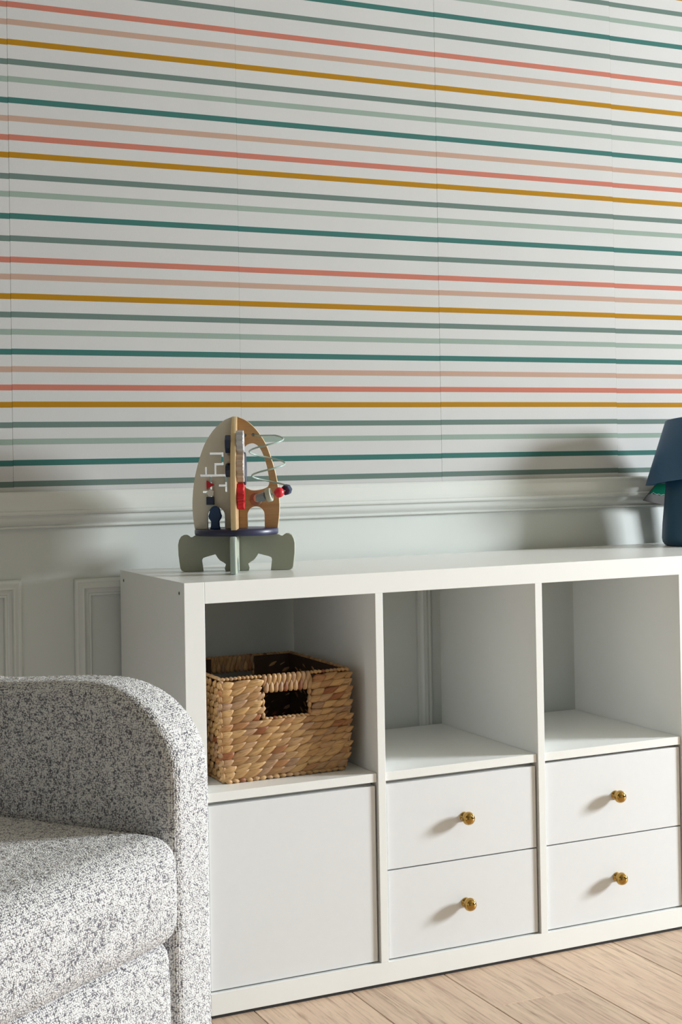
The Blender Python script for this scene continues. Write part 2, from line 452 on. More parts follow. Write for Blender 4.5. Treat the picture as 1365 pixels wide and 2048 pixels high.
for (y, z) in ((2.6, 74.3), (36.6, 74.3)):
    sc = lathe('screw', [(0.0, -0.05), (0.28, -0.06), (0.32, -0.02), (0.32, 0.2), (0, 0.2)], M['steel'], sp, 16, 'x', (0, y, z - FZ))
    lathe('socket', [(0.0, -0.075), (0.13, -0.075), (0.13, 0.0)], M['dark'], sp, 6, 'x', (0, y, z - FZ))
REC = 0.55; G = 0.28
# door in the left column
x = OB
dr = ub('door', (x + G, REC, OB + 0.3), (x + II - G - 0.15, REC + 1.8, OB + II - 0.75), M['front'], 0.06)
ub('door_carcass', (x + 0.35, REC + 2.0, OB + 0.02), (x + II - 0.35, DEP - 1, OB + II - 0.06), M['cabinet'], 0)
knob_prof = [(0, 2.95), (0.35, 2.92), (0.75, 2.72), (1.05, 2.4), (1.22, 2.0), (1.26, 1.65), (1.18, 1.3), (0.98, 0.98), (0.72, 0.8), (0.58, 0.72), (0.56, 0.6), (0.66, 0.4), (0.85, 0.18), (0.92, 0.05), (0.92, -0.05), (0, -0.05)]
for c in (1, 2):
    x = OB + (II + MB_) * c
    ub('drawer_carcass', (x + 0.35, REC + 2.0, OB + 0.02), (x + II - 0.35, DEP - 1, OB + II - 0.06), M['cabinet'], 0)
    zm = 20.55
    for z0, z1 in ((zm + 0.13, OB + II - (0.75 if c == 1 else 0.55)), (OB + 0.3, zm - 0.13)):
        dw = thing('drawer', (0, 0, 0)); dw.parent = unit
        f_ = box('drawer_front', (x + G + 0.1, REC, z0 - FZ), (x + II - G - 0.12, REC + 1.7, z1 - FZ), M['front'], dw, 0.06)
        lathe('knob', knob_prof, M['brass'], dw, 36, 'y', (x + II / 2 + 0.15, REC, (z0 + z1) / 2 - FZ))
# drop the empty level: drawer fronts carry the name themselves
for o in [o for o in bpy.data.objects if o.name.startswith('drawer') and o.type == 'EMPTY']:
    ch = [c for c in bpy.data.objects if c.parent == o]
    fr_ = [c for c in ch if c.name.startswith('drawer_front')][0]; kn = [c for c in ch if c.name.startswith('knob')][0]
    bpy.data.objects.remove(o)
    fr_.parent = unit; kn.parent = fr_; kn['label'] = 'round polished brass knob'
for o in [o for o in bpy.data.objects if o.name.startswith('drawer_front')]: o.name = 'drawer'

# ------------------------------------------------------------------ basket
def straw():
    t = NT('dried water hyacinth')
    uvn = t.n('ShaderNodeUVMap'); oi = t.n('ShaderNodeObjectInfo'); ge = t.n('ShaderNodeNewGeometry')
    ad = t.n('ShaderNodeMath', operation='ADD'); t.l(oi.outputs['Random'], ad.inputs[0]); t.l(ge.outputs['Random Per Island'], ad.inputs[1])
    fr = t.n('ShaderNodeMath', operation='FRACT'); t.l(ad.outputs[0], fr.inputs[0])
    base = t.ramp(fr.outputs[0], [(0.0, srgb(178, 136, 86)), (0.22, srgb(196, 158, 106)), (0.4, srgb(160, 118, 74)), (0.55, srgb(184, 146, 94)),
                                   (0.7, srgb(158, 124, 94)), (0.86, srgb(192, 152, 102)), (0.95, srgb(148, 92, 52)), (1.0, srgb(128, 72, 38))])
    m = t.n('ShaderNodeMath', operation='MULTIPLY'); m.inputs[1].default_value = 91.0; t.l(fr.outputs[0], m.inputs[0])
    va = t.n('ShaderNodeVectorMath', operation='ADD'); t.l(uvn.outputs[0], va.inputs[0]); t.l(m.outputs[0], va.inputs[1])
    mp = t.n('ShaderNodeMapping'); mp.inputs['Scale'].default_value = (2.5, 22, 1); t.l(va.outputs[0], mp.inputs[0])
    nz = t.n('ShaderNodeTexNoise', i_Scale=1.0, i_Detail=5.0, i_Distortion=0.4); t.l(mp.outputs[0], nz.inputs['Vector'])
    g = t.ramp(nz.outputs[0], [(0.3, (0.5, 0.44, 0.38, 1)), (0.5, (1, 1, 1, 1)), (0.8, (1.1, 1.05, 1.0, 1))])
    t.l(t.mix(0.8, base, g, 'MULTIPLY'), t.b.inputs['Base Color'])
    t.b.inputs['Roughness'].default_value = 0.42
    t.bump(nz.outputs[0], 0.6, 0.002)
    return t.m
M['straw'] = straw()
M['base_gap_shade'] = paint('basket base and gap shade', srgb(62, 40, 24), 0.8, 0.1, 300)  # basket base, and dark colour standing in for shade between strands
BX0, BX1, BY0, BY1, BZ0, BZ1 = 8.4, 34.2, 5.2, 33.5, OB + II + MB_, 58.3
BCX, BCY = (BX0 + BX1) / 2, (BY0 + BY1) / 2
basket = thing('woven_basket', (BCX, BCY, BZ0), label='brown woven water hyacinth basket with handle holes in the upper left cube', cat='basket')
HW, HD, HH = (BX1 - BX0) / 2, (BY1 - BY0) / 2, BZ1 - BZ0
def leaf(L, W, T, twist=0.5, nu=7, nv=8, skew=1.0):
    """one plump strand segment pointing along local x, pointed at its ends"""
    vs, uv, fs = [], [], []
    for i in range(nu + 1):
        u = i / nu; w = (math.sin(math.pi * min(max(u, 0.02), 0.98) ** skew) ** 0.8)
        a = twist * (u - 0.5)
        for k in range(nv):
            t = 2 * math.pi * k / nv
            y = W / 2 * w * math.cos(t); z = T / 2 * w * math.sin(t)
            bow = 0.06 * W * math.sin(2 * math.pi * u)
            vs.append(((u - 0.5) * L, z * math.cos(a) - y * math.sin(a), y * math.cos(a) + z * math.sin(a) + bow)); uv.append((u, k / nv))
    for i in range(nu):
        for k in range(nv):
            a = i * nv + k; b = i * nv + (k + 1) % nv
            fs.append((a, b, b + nv, a + nv))
    fs.append(tuple(range(nv))[::-1]); fs.append(tuple(range(nu * nv, nu * nv + nv)))
    return vs, fs, uv
def leaf_mesh(vs, fs, uv):
    o = link_mesh('strand', vs, fs, M['straw'], None, True, uv=uv); me = o.data; bpy.data.objects.remove(o); return me
leaf_src = [leaf(4.7 + 0.5 * random.random(), 1.5 + 0.25 * random.random(), 0.95, 0.25 * random.random()) for _ in range(6)]
leaf_meshes = [leaf_mesh(*l_) for l_ in leaf_src]
HOLE = (-4.55, 4.55, HH - 8.1, HH - 3.2)           # opening in the end walls, local x and z
rows = 14
def wall_strands(kind):
    """yields (matrix, index) for each strand on a wall; local basket frame, cm"""
    rh = (HH - 1.7) / rows
    for r in range(rows):
        z = 0.8 + rh * (r + 0.5)
        taper = 0.0 if z > 6 else 0.8 * (1 - z / 6) ** 1.3
        half = (HW if kind in ('front', 'back') else HD) - taper
        n = int(round(2 * half / 2.45))
        for i in range(n + 1):
            c = -half + 2 * half * (i + (0.5 if r % 2 else 0.15) * 0.9) / (n + 0.6)
            c += random.uniform(-0.18, 0.18)
            if abs(c) > half - 0.6: c = math.copysign(half - 0.75, c)
            if kind in ('front', 'back') and HOLE[0] - 0.4 < c < HOLE[1] + 0.4 and z > HOLE[2] - 0.3: continue
            sx = 1.0
            if kind in ('front', 'back') and z > HOLE[2] - 0.3:
                d = min(abs(c - HOLE[0]), abs(c - HOLE[1]))
                if d < 1.9: sx = 0.62; c += math.copysign(0.5, c)
            if half - abs(c) < 1.7: sx = min(sx, 0.62)
            tilt = math.radians(random.uniform(15, 26))
            zz = z + random.uniform(-0.08, 0.08)
            out = random.uniform(-0.06, 0.06)
            Mx = Matrix.Rotation(-tilt, 4, 'Y') @ Matrix.Rotation(math.radians(random.uniform(-15, -9)), 4, 'Z') @ Matrix.Diagonal((sx, 1, random.uniform(0.95, 1.1) * (1 if sx == 1 else 1.05), 1))
            if kind == 'front': T = Matrix.Translation((c, -(HD - taper) + 0.1 + out, zz))
            elif kind == 'back': T = Matrix.Translation((c, (HD - taper) - 0.1 + out, zz))
            elif kind == 'left': T = Matrix.Translation((-(HW - taper) + 0.1 + out, c, zz)) @ Matrix.Rotation(-math.pi / 2, 4, 'Z')
            else: T = Matrix.Translation(((HW - taper) - 0.1 + out, c, zz)) @ Matrix.Rotation(math.pi / 2, 4, 'Z')
            yield T @ Mx, random.randrange(6)
def place(me, Mx, name='strand', parent=basket):
    o = bpy.data.objects.new(name, me); col.objects.link(o); o.parent = parent
    m4 = Mx.copy(); m4.translation *= S
    o.matrix_local = m4; return o
count = 0; rest = []
for kind in ('front', 'left', 'right', 'back'):
    for Mx, idx in wall_strands(kind):
        if kind in ('front', 'left') and count < 290:
            place(leaf_meshes[idx], Mx); count += 1
        else: rest.append((Mx, idx))
def join_pieces(name, items, parent, kind='stuff'):
    V, F, U = [], [], []
    for Mx, (vs, fs, uv) in items:
        o_ = len(V); V += [tuple(Mx @ Vector(v)) for v in vs]; F += [tuple(i + o_ for i in f) for f in fs]; U += uv
    o = link_mesh(name, V, F, M['straw'], parent, True, uv=U)
    if kind: o['kind'] = kind
    return o
join_pieces('far_strands', [(m_, leaf_src[i]) for m_, i in rest], basket)
# braided band over each handle hole: two interlocking rows of upright folds
items = []
fold = leaf(2.7, 1.15, 0.9, 0.0, 8, 8, 0.5)
for side in (-1, 1):
    y = side * (HD - 0.15)
    nn = 10
    for i in range(nn):
        xx = HOLE[0] - 0.3 + (HOLE[1] - HOLE[0] + 0.6) * (i + 0.5) / nn
        items.append((Matrix.Translation((xx, y, HH - 1.35)) @ Matrix.Rotation(math.radians(random.uniform(86, 96)), 4, 'Y') @ Matrix.Diagonal((1, 1, 1, 1)), fold))
        items.append((Matrix.Translation((xx + 0.48, y, HH - 2.05)) @ Matrix.Rotation(math.radians(random.uniform(-94, -84)), 4, 'Y'), fold))
join_pieces('handle_braid', items, basket)
# wrapped cords: rim, hole edges, bottom rim, corners
def wrap(p, q, r, step, items, jitter=0.1):
    p, q = Vector(p), Vector(q); d = q - p; n = max(2, int(d.length / step)); dn = d.normalized()
    rotm = dn.to_track_quat('X', 'Z').to_matrix().to_4x4()
    bead = leaf(step * 1.5, r * 2, r * 2, 0.0, 5, 8)
    for i in range(n):
        c = p + d * ((i + 0.5) / n)
        items.append((Matrix.Translation(c) @ rotm @ Matrix.Rotation(math.radians(random.uniform(-14, 14)), 4, 'Y') @ Matrix.Diagonal((1, random.uniform(0.9, 1.15), random.uniform(0.9, 1.15), 1)), bead))
items = []
a, d_ = HW - 0.15, HD - 0.15
zt = HH - 0.3
for p, q in (((-a, -d_, zt), (HOLE[0] - .3, -d_, zt)), ((HOLE[1] + .3, -d_, zt), (a, -d_, zt)), ((-a, d_, zt), (a, d_, zt)), ((-a, -d_, zt), (-a, d_, zt)), ((a, -d_, zt), (a, d_, zt))):
    wrap(p, q, 0.36, 0.75, items)
join_pieces('rim', items, basket)
items = []
for side in (-1, 1):
    y = side * (HD - 0.1)
    wrap((HOLE[0], y, HOLE[2]), (HOLE[1], y, HOLE[2]), 0.33, 0.9, items)
    wrap((HOLE[0] - .1, y, HOLE[2]), (HOLE[0] - .1, y, HOLE[3]), 0.42, 1.0, items)
    wrap((HOLE[1] + .1, y, HOLE[2]), (HOLE[1] + .1, y, HOLE[3]), 0.42, 1.0, items)
join_pieces('hole_edging', items, basket)
items = []
a, d_ = HW - 0.95, HD - 0.8
for p, q in (((-a, -d_, .45), (a, -d_, .45)), ((-a, d_, .45), (a, d_, .45)), ((-a, -d_, .45), (-a, d_, .45)), ((a, -d_, .45), (a, d_, .45))):
    wrap(p, q, 0.46, 1.3, items)
join_pieces('bottom_cord', items, basket)
items = []
for sx in (-1, 1):
    for sy in (-1, 1):
        pts = [(sx * (HW - 1.3), sy * (HD - 1.1), 0.6), (sx * (HW - 0.75), sy * (HD - 0.75), 2.2), (sx * (HW - 0.35), sy * (HD - 0.35), 4.5), (sx * (HW - 0.3), sy * (HD - 0.3), HH - 0.4)]
        for p, q in zip(pts, pts[1:]): wrap(p, q, 0.4, 1.1, items)
join_pieces('corner_cord', items, basket)
def shade_sheet(name, pts, th, y, axis):
    # thin dark sheet behind the strands, shade of the gaps put into its colour (with the handle hole left open)
    o = plate(name, pts, [], th, M['base_gap_shade'], None, basket, bev=0.02)
    if axis == 'x': o.location = (0, y * S, 0)
    else: o.location = (y * S, 0, 0); o.rotation_euler = (0, 0, math.pi / 2)
    return o
def wallpts(h): return [(-h + 1.1, 0.3), (h - 1.1, 0.3), (h - .5, 4), (h - .4, HH - .4)]
for sy in (-1, 1):
    h = HW
    shade_sheet('wall_shade_sheet', [(-h + 1.3, 1.9), (h - 1.3, 1.9), (h - 1.0, 3.0), (h - .6, 6), (h - .4, HH - .4), (HOLE[1] + .1, HH - .4), (HOLE[1] + .1, HOLE[2]), (HOLE[0] - .1, HOLE[2]), (HOLE[0] - .1, HH - .4), (-h + .4, HH - .4), (-h + .6, 6), (-h + 1.0, 3.0)], 0.3, sy * (HD - 0.55), 'x')
for sx in (-1, 1):
    h = HD
    shade_sheet('wall_shade_sheet', [(-h + 1.3, 1.9), (h - 1.3, 1.9), (h - 1.0, 3.0), (h - .6, 6), (h - .4, HH - .4), (-h + .4, HH - .4), (-h + .6, 6), (-h + 1.0, 3.0)], 0.3, sx * (HW - 0.55), 'y')
box('basket_base', (-HW + 1.2, -HD + 1.2, 0.1), (HW - 1.2, HD - 1.2, 0.6), M['base_gap_shade'], basket, 0.1)

# ------------------------------------------------------------------ rocket activity toy
M['toy_grey'] = paint('toy grey paint', srgb(226, 219, 202), 0.5, 0.02, 60)
M['toy_sage'] = paint('toy sage paint', srgb(162, 166, 150), 0.5, 0.02, 60)
M['toy_sage_edge'] = paint('toy pale sage edge', srgb(170, 184, 178), 0.5, 0.02, 60)
M['toy_navy'] = paint('toy navy paint', srgb(36, 50, 78), 0.38, 0.03, 60)
M['toy_blue'] = paint('toy deep blue paint', srgb(30, 66, 112), 0.4, 0.03, 60)
M['toy_plum'] = paint('toy plum navy paint', srgb(42, 44, 74), 0.38, 0.04, 60)
M['toy_red'] = paint('toy red paint', srgb(212, 32, 48), 0.35, 0.02, 60)
M['toy_silver'] = paint('toy pale grey paint', srgb(196, 198, 202), 0.45, 0.02, 60)
M['toy_taupe'] = paint('toy taupe paint', srgb(196, 180, 165), 0.45, 0.02, 60)
M['toy_cream'] = paint('toy cream paint', srgb(240, 236, 226), 0.45, 0.02, 60)
M['toy_slate'] = paint('toy slate paint', srgb(122, 138, 146), 0.45, 0.02, 60)
M['toy_mist'] = paint('toy pale sage bead', srgb(176, 180, 164), 0.45, 0.02, 60)
M['toy_mauve'] = paint('toy mauve paint', srgb(150, 116, 96), 0.45, 0.02, 60)
M['toy_wire'] = paint('toy mint wire', srgb(158, 182, 172), 0.25, 0.02, 60)
toy = thing('rocket_toy', (18.35, 21.8, HT), math.radians(-24.8), label='wooden rocket shaped activity toy with maze and gears, standing on the shelf unit', cat='toy')
half = [(2.25, 0), (2.4, 0.5), (2.15, 1.3), (2.6, 1.65), (3.3, 2.05), (3.75, 2.6), (4.15, 3.25), (6.2, 2.7), (6.65, 2.5), (6.8, 2.1), (6.65, 1.0), (6.55, 0),
        (10.2, 0), (10.75, 0.2), (11.0, 0.7), (11.3, 3.2), (11.35, 5.2), (11.15, 6.1), (10.75, 6.8), (10.2, 7.1), (9.6, 7.1), (9.2, 6.85), (8.9, 6.6), (8.55, 6.65), (8.2, 6.9), (7.8, 7.0)]
feet = half + [(-a, z) for a, z in reversed(half)]
fA = plate('foot_panel', feet, [], 1.1, M['toy_sage'], M['toy_sage'], toy, bev=0.15)
for sgn in (1, -1):
    pts = [(0.56, 0)] + half + [(0.56, 7.0)]
    if sgn < 0: pts = [(-a, z) for a, z in reversed(pts)]
    plate('foot_panel', pts, [], 1.1, M['toy_sage_edge'] if False else M['toy_sage'], M['toy_sage_edge'], toy, rz=math.pi / 2, bev=0.15)
lathe('deck', [(0, 7.02), (7.9, 7.02), (8.08, 7.15), (8.12, 7.6), (8.08, 8.05), (7.95, 8.2), (0, 8.2)], M['toy_plum'], toy, 72)
prof = [(8.05, 8.2), (8.35, 10.5), (8.45, 13.0), (8.2, 16.3), (7.6, 19.5), (6.65, 22.7), (5.75, 24.9), (4.4, 27.0), (3.05, 28.45), (1.95, 29.25), (0.9, 29.7)]
def smooth_prof(p, n=5):
    out = []
    for i in range(len(p) - 1):
        p0 = p[max(i - 1, 0)]; p1 = p[i]; p2 = p[i + 1]; p3 = p[min(i + 2, len(p) - 1)]
        for k in range(n):
            t = k / n
            out.append(tuple(0.5 * ((2 * p1[j]) + (-p0[j] + p2[j]) * t + (2 * p0[j] - 5 * p1[j] + 4 * p2[j] - p3[j]) * t * t + (-p0[j] + 3 * p1[j] - 3 * p2[j] + p3[j]) * t ** 3) for j in (0, 1)))
    return out + [p[-1]]
prof = smooth_prof(prof)
TT = 1.05
def half_body(inner):
    base = [(inner, 8.2), (2.2, 8.2), (2.2, 10.7)] + arc(3.85, 10.75, 1.65, 180, 0, 14)[1:-1] + [(5.5, 10.7), (5.5, 8.2)]
    return base + prof + [(inner, 29.85)]
hb = half_body(TT / 2)
left = [(-a, z) for a, z in reversed(hb)]
hole_r = smooth_prof([(1.45, 17.0), (1.35, 20.0), (1.45, 22.8), (1.9, 24.0), (2.9, 24.6), (3.9, 24.5), (4.85, 23.6), (5.7, 21.6), (6.25, 19.3), (6.5, 17.4), (6.35, 16.4), (5.7, 15.9), (4.3, 15.55), (3.0, 15.55), (2.0, 16.0)], 3)
pr_ = plate('body_panel', hb, [hole_r], TT, M['ply_face'], M['ply_edge'], toy, bev=0.08)
pr_['label'] = 'natural plywood right wing'
pl = plate('body_panel', left, [], TT, M['toy_grey'], M['ply_edge'], toy, bev=0.08)
pl['label'] = 'grey painted left wing with cut maze track'
zc = lambda zx, zy: ((zx - 597) / 46.9, (1466 - zy) / 46.9)
def slot(x0, y0, x1, y1, w=10):
    a = zc(min(x0, x1) - w, max(y0, y1) + w); b = zc(max(x0, x1) + w, min(y0, y1) - w); return (a[0], a[1], b[0], b[1])
SL = [(372, 398, 480, 398), (480, 398, 480, 495), (413, 495, 480, 495), (413, 495, 413, 597), (282, 597, 508, 597), (327, 530, 327, 597), (372, 597, 372, 745),
      (508, 597, 508, 738), (450, 690, 508, 690), (304, 746, 372, 746), (372, 746, 372, 830)]
cut(pl, [slot(*s_) for s_ in SL])
# the crossing panel, seen edge on
hb2 = [(TT / 2 + 0.01, 8.2)] + [(8.05, 8.2)] + prof + [(TT / 2 + 0.01, 29.85)]
full = [(-a, z) for a, z in reversed(prof)] + [(0, 29.9)][:0]
full_b = [(8.05, 8.2)] + prof[1:] + [(0.3, 29.9), (-0.3, 29.9)] + [(-a, z) for a, z in reversed(prof[1:])] + [(-8.05, 8.2)]
cb = plate('cross_panel', full_b, [], TT - 0.02, M['ply_face'], M['ply_edge'], toy, rz=math.pi / 2, bev=0.06)
# tokens in the maze
def poly(cx, cz, r, n, a0): return [(cx + r * math.cos(a0 + 2 * math.pi * k / n), cz + r * math.sin(a0 + 2 * math.pi * k / n)) for k in range(n)]
yF = -TT / 2 - 0.42
c = zc(358, 682); t_ = plate('maze_token', poly(*c, 0.98, 3, 0), [], 0.8, M['toy_red'], None, toy, (0, yF, 0), bev=0.12); t_['label'] = 'red triangular token'
c = zc(370, 755); t_ = plate('maze_token', poly(*c, 0.82, 5, 0.5), [], 0.8, M['toy_cream'], None, toy, (0, yF, 0), bev=0.12); t_['label'] = 'cream pentagonal token'
c = zc(367, 826); t_ = plate('maze_token', poly(*c, 1.08, 4, math.pi / 4), [], 0.8, M['toy_navy'], None, toy, (0, yF, 0), bev=0.16); t_['label'] = 'navy square token'
# pawn standing in the left arch
pw_ = [(-1.0, 0), (1.0, 0), (0.85, 0.6), (0.8, 1.5), (1.15, 2.0), (1.3, 2.5), (1.1, 3.1), (1.0, 3.6)] + arc(0, 3.45, 1.0, 10, 170, 12) + [(-1.0, 3.6), (-1.1, 3.1), (-1.3, 2.5), (-1.15, 2.0), (-0.8, 1.5), (-0.85, 0.6)]
pn = plate('astronaut_figure', pw_, [], 1.3, M['toy_blue'], None, toy, (zc(404, 0)[0] + 0.15, -1.6, 8.2), bev=0.22)
# gears on the right face of the crossing panel, dials on its left face
def gear(name, r, teeth, x0, x1, y, z, mat, amp=0.16, parent=toy):
    n = teeth * 8; vs = []; fs = []
    ins = 0.12
    for xx, k_ in ((x0, 1), (x0, 0), (x0 + ins, 0), (x1 - ins, 0), (x1, 0), (x1, 1)):
        for i in range(n):
            t = 2 * math.pi * i / n; rr = r + amp * math.tanh(2.2 * math.sin(teeth * t))
            if k_: rr = 0.05
            elif xx in (x0, x1): rr -= ins
            vs.append((xx, y + rr * math.cos(t), z + rr * math.sin(t)))
    for i in range(5):
        for k in range(n):
            a = i * n + k; b = i * n + (k + 1) % n; fs.append((a, b, b + n, a + n))
    o = link_mesh(name, vs, fs, mat, parent)
    bm = bmesh.new(); bm.from_mesh(o.data); bmesh.ops.recalc_face_normals(bm, faces=bm.faces); bm.to_mesh(o.data); bm.free()
    return o
yg = -4.4
g1 = gear('gear', 2.0, 10, 0.56, 1.95, yg, zc(0, 297)[1] - 0.0, M['toy_silver'], 0.24); g1['label'] = 'pale grey toothed gear'
g2 = gear('gear', 2.65, 12, 0.56, 1.95, yg, zc(0, 528)[1], M['toy_taupe'], 0.24); g2['label'] = 'taupe toothed gear'
g3 = gear('gear', 2.35, 8, 0.56, 1.9, yg, zc(0, 786)[1], M['toy_red'], 0.22); g3['label'] = 'red toothed gear'
g4 = lathe('dial', [(0, 1.4), (3.1, 1.4), (3.2, 1.5), (3.2, 1.95), (3.1, 2.05), (0, 2.05)], M['toy_navy'], toy, 40, 'x', (0, -0.5 + 0.9, zc(0, 540)[1])); g4.location = (0, -0.012, 0)
g4['label'] = 'navy dial behind the taupe gear'
lathe('axle', [(0, 0.4), (0.4, 0.4), (0.4, 1.45), (0, 1.45)], M['toy_navy'], toy, 16, 'x', (0, -0.8, zc(0, 540)[1]))
for (z0, z1, w_, mt) in ((400, 233, 7, 'toy_navy'), (612, 490, 8, 'toy_navy')):
    zz = (zc(0, z0)[1] + zc(0, z1)[1]) / 2; rr = (zc(0, z1)[1] - zc(0, z0)[1]) / 2
    kx = lathe('dial_knob', [(0, -0.5), (rr * 0.96, -0.5), (rr, -0.62), (rr, -1.45), (rr * 0.93, -1.6), (0, -1.6)], M[mt], toy, w_, 'x', (0, yg, zz), smooth=False)
zz = (zc(0, 400)[1] + zc(0, 490)[1]) / 2
lathe('dial_knob', [(0, -0.5), (0.95, -0.5), (0.95, -1.3), (0, -1.3)], M['toy_taupe'], toy, 24, 'x', (0, yg, zz))['label'] = 'taupe round knob'
# screws
for q in ((688, 235), (763, 233)):
    a_, z_ = zc(*q)
    lathe('screw', [(0, 0.04), (0.2, 0.06), (0.32, 0.0), (0.32, -0.2), (0, -0.2)], M['steel'], toy, 20, 'y', (a_, -TT / 2 - 0.02, z_))
# bead wire: a hanging coil in front of the right wing
pts = []
ca, cb_, R_ = (905 - 597) / 46.9, -4.1, 3.3
z_top, z_end = 25.9, 14.1
pts.append((3.6, -0.3, 26.2)); pts.append((4.6, -1.0, 26.1))
N = 108
for i in range(N + 1):
    t = i / N; thd = 60 - 960 * t; th = math.radians(thd)
    # start at the back right, run clockwise down to the peg
    r = R_
    pts.append((6.2 + 1.3 * t * t + r * math.cos(th), cb_ + r * 0.92 * math.sin(th), 25.3 + thd * 4.65 / 360))
ex, ey, ez = pts[-1]
pts.append((4.1, -1.9, 13.95)); pts.append((4.0, -0.5, 13.9))
tube('bead_wire', pts, 0.17, M['toy_wire'], toy, 10)
lathe('peg_disc', [(0, 0.32), (1.1, 0.32), (1.25, 0.2), (1.25, 0.0), (0, 0)], M['toy_mauve'], toy, 36, 'y', (zc(783, 820)[0], -TT / 2, zc(783, 820)[1]))
lathe('peg_ball', [(0, 1.45)] + [(0.8 * math.sin(math.radians(a)), 0.65 + 0.8 * math.cos(math.radians(a))) for a in range(15, 180, 15)], M['toy_taupe'], toy, 28, 'y', (zc(795, 810)[0], -TT / 2, zc(795, 810)[1]))
def bead(name, pos, direc, prof_, mat, label, n=28, smooth=True):
    o = lathe(name, prof_, mat, toy, n, 'z', smooth=smooth)
    o.location = Vector(pos) * S; o.rotation_euler = Vector(direc).to_track_quat('Z', 'Y').to_euler(); o['label'] = label
    return o
# beads rest on the last turn of the wire
def wp(i): return Vector(pts[2 + i])
def at_px(zx):    # wire index on the last half turn nearest a given a-position
    a = (zx - 597) / 46.9
    best = min(range(int(N * 0.835), N + 1), key=lambda i: abs(pts[2 + i][0] - a)); return best
for zx, pf, mt, lb, n_, sm in (
        (852, [(0, -1.0), (0.78, -1.0), (0.84, -0.9), (0.84, 0.9), (0.78, 1.0), (0, 1.0)], 'toy_slate', 'slate cylindrical bead', 8, False),
        (918, [(0, -0.5), (1.2, -0.5), (1.3, -0.35), (1.3, 0.35), (1.2, 0.5), (0, 0.5)], 'toy_mist', 'pale sage disc bead', 28, True),
        (992, [(0, -1.0)] + [(1.0 * math.sin(math.radians(a)), -1.0 * math.cos(math.radians(a))) for a in range(15, 180, 15)] + [(0, 1.0)], 'toy_red', 'red ball bead', 28, True),
        (1070, [(0, -0.6), (0.9, -0.6), (1.02, -0.45), (1.02, 0.45), (0.9, 0.6), (0, 0.6)], 'toy_navy', 'navy faceted bead', 7, False)):
    i = at_px(zx); p_ = wp(i); d__ = wp(min(i + 1, N)) - wp(max(i - 1, 0))
    bead('bead', p_, d__, pf, M[mt], lb, n_, sm)

# ------------------------------------------------------------------ lamp and card at the right end
M['lamp_shade'] = paint('lamp petrol blue', srgb(54, 92, 126), 0.5, 0.03, 200, 0.1)
M['lamp_base'] = paint('lamp dark petrol', srgb(28, 74, 102), 0.45, 0.03, 200, 0.1)
lamp = thing('table_lamp', (133.05, 26.5, HT), label='petrol blue table lamp with tilted cone shade, cut by the right picture edge', cat='lamp')
lathe('lamp_base', [(0, 0), (6.4, 0), (6.9, 0.25), (7.35, 0.9), (7.5, 1.8), (7.3, 5), (6.9, 9), (6.6, 12), (6.3, 15), (5.6, 16.3), (0, 16.8)], M['lamp_base'], lamp, 64)
sh = [(11.0, 0), (11.08, 0.08), (4.5, 14.2), (4.2, 14.35), (0, 14.4)]
shi = [(0, 14.1), (4.2, 14.05), (10.85, 0.0), (11.0, 0)]
so = lathe('lamp_shade', shi + sh[1:] , M['lamp_shade'], lamp, 72)
view = Vector((0.61, 0.79, 0))
so.rotation_euler = (Matrix.Rotation(math.radians(-7), 4, view) @ Matrix.Rotation(math.radians(-3), 4, Vector((view.y, -view.x, 0)))).to_euler()
so.location = Vector((0.0, 0.0, 15.2)) * S
tube('cable', [(6.8, 1, 0.6), (9, 1.5, 0.32), (10.5, 4, 0.3), (11.2, 8, 0.3), (11.4, 12.8, 0.3)], 0.25, M['rubber'], lamp)
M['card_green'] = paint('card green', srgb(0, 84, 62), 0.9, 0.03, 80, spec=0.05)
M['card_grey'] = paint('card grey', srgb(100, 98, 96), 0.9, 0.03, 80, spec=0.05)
M['card_white'] = paint('card white line', srgb(140, 150, 145), 0.6, 0.02, 80)
card = thing('pointed_card', (0, 37.0, HT), label='pointed green and grey card sticking out behind the blue lamp', cat='card')
cpts = [(126.4, 10.3), (130.0, 13.9), (130.3, 14.1), (139, 14.1), (141, 0), (136.2, 0), (134.6, 8.55)]
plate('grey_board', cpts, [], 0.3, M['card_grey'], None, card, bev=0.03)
edge = [(128.05, 11.75), (128.5, 11.7), (128.8, 11.95), (129.3, 12.1), (129.6, 11.8), (130.2, 11.6), (130.8, 11.7), (131.4, 11.4), (132.2, 11.55), (133.0, 11.3), (134.2, 11.35)]
gpts = edge + [(139, 11.5), (138.8, 14.05), (130.3, 14.05), (130.0, 13.8)]
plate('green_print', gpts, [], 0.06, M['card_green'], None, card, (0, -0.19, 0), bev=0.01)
tube('white_outline', [(x_, -0.24, z_) for x_, z_ in edge], 0.07, M['card_white'], card, 6)

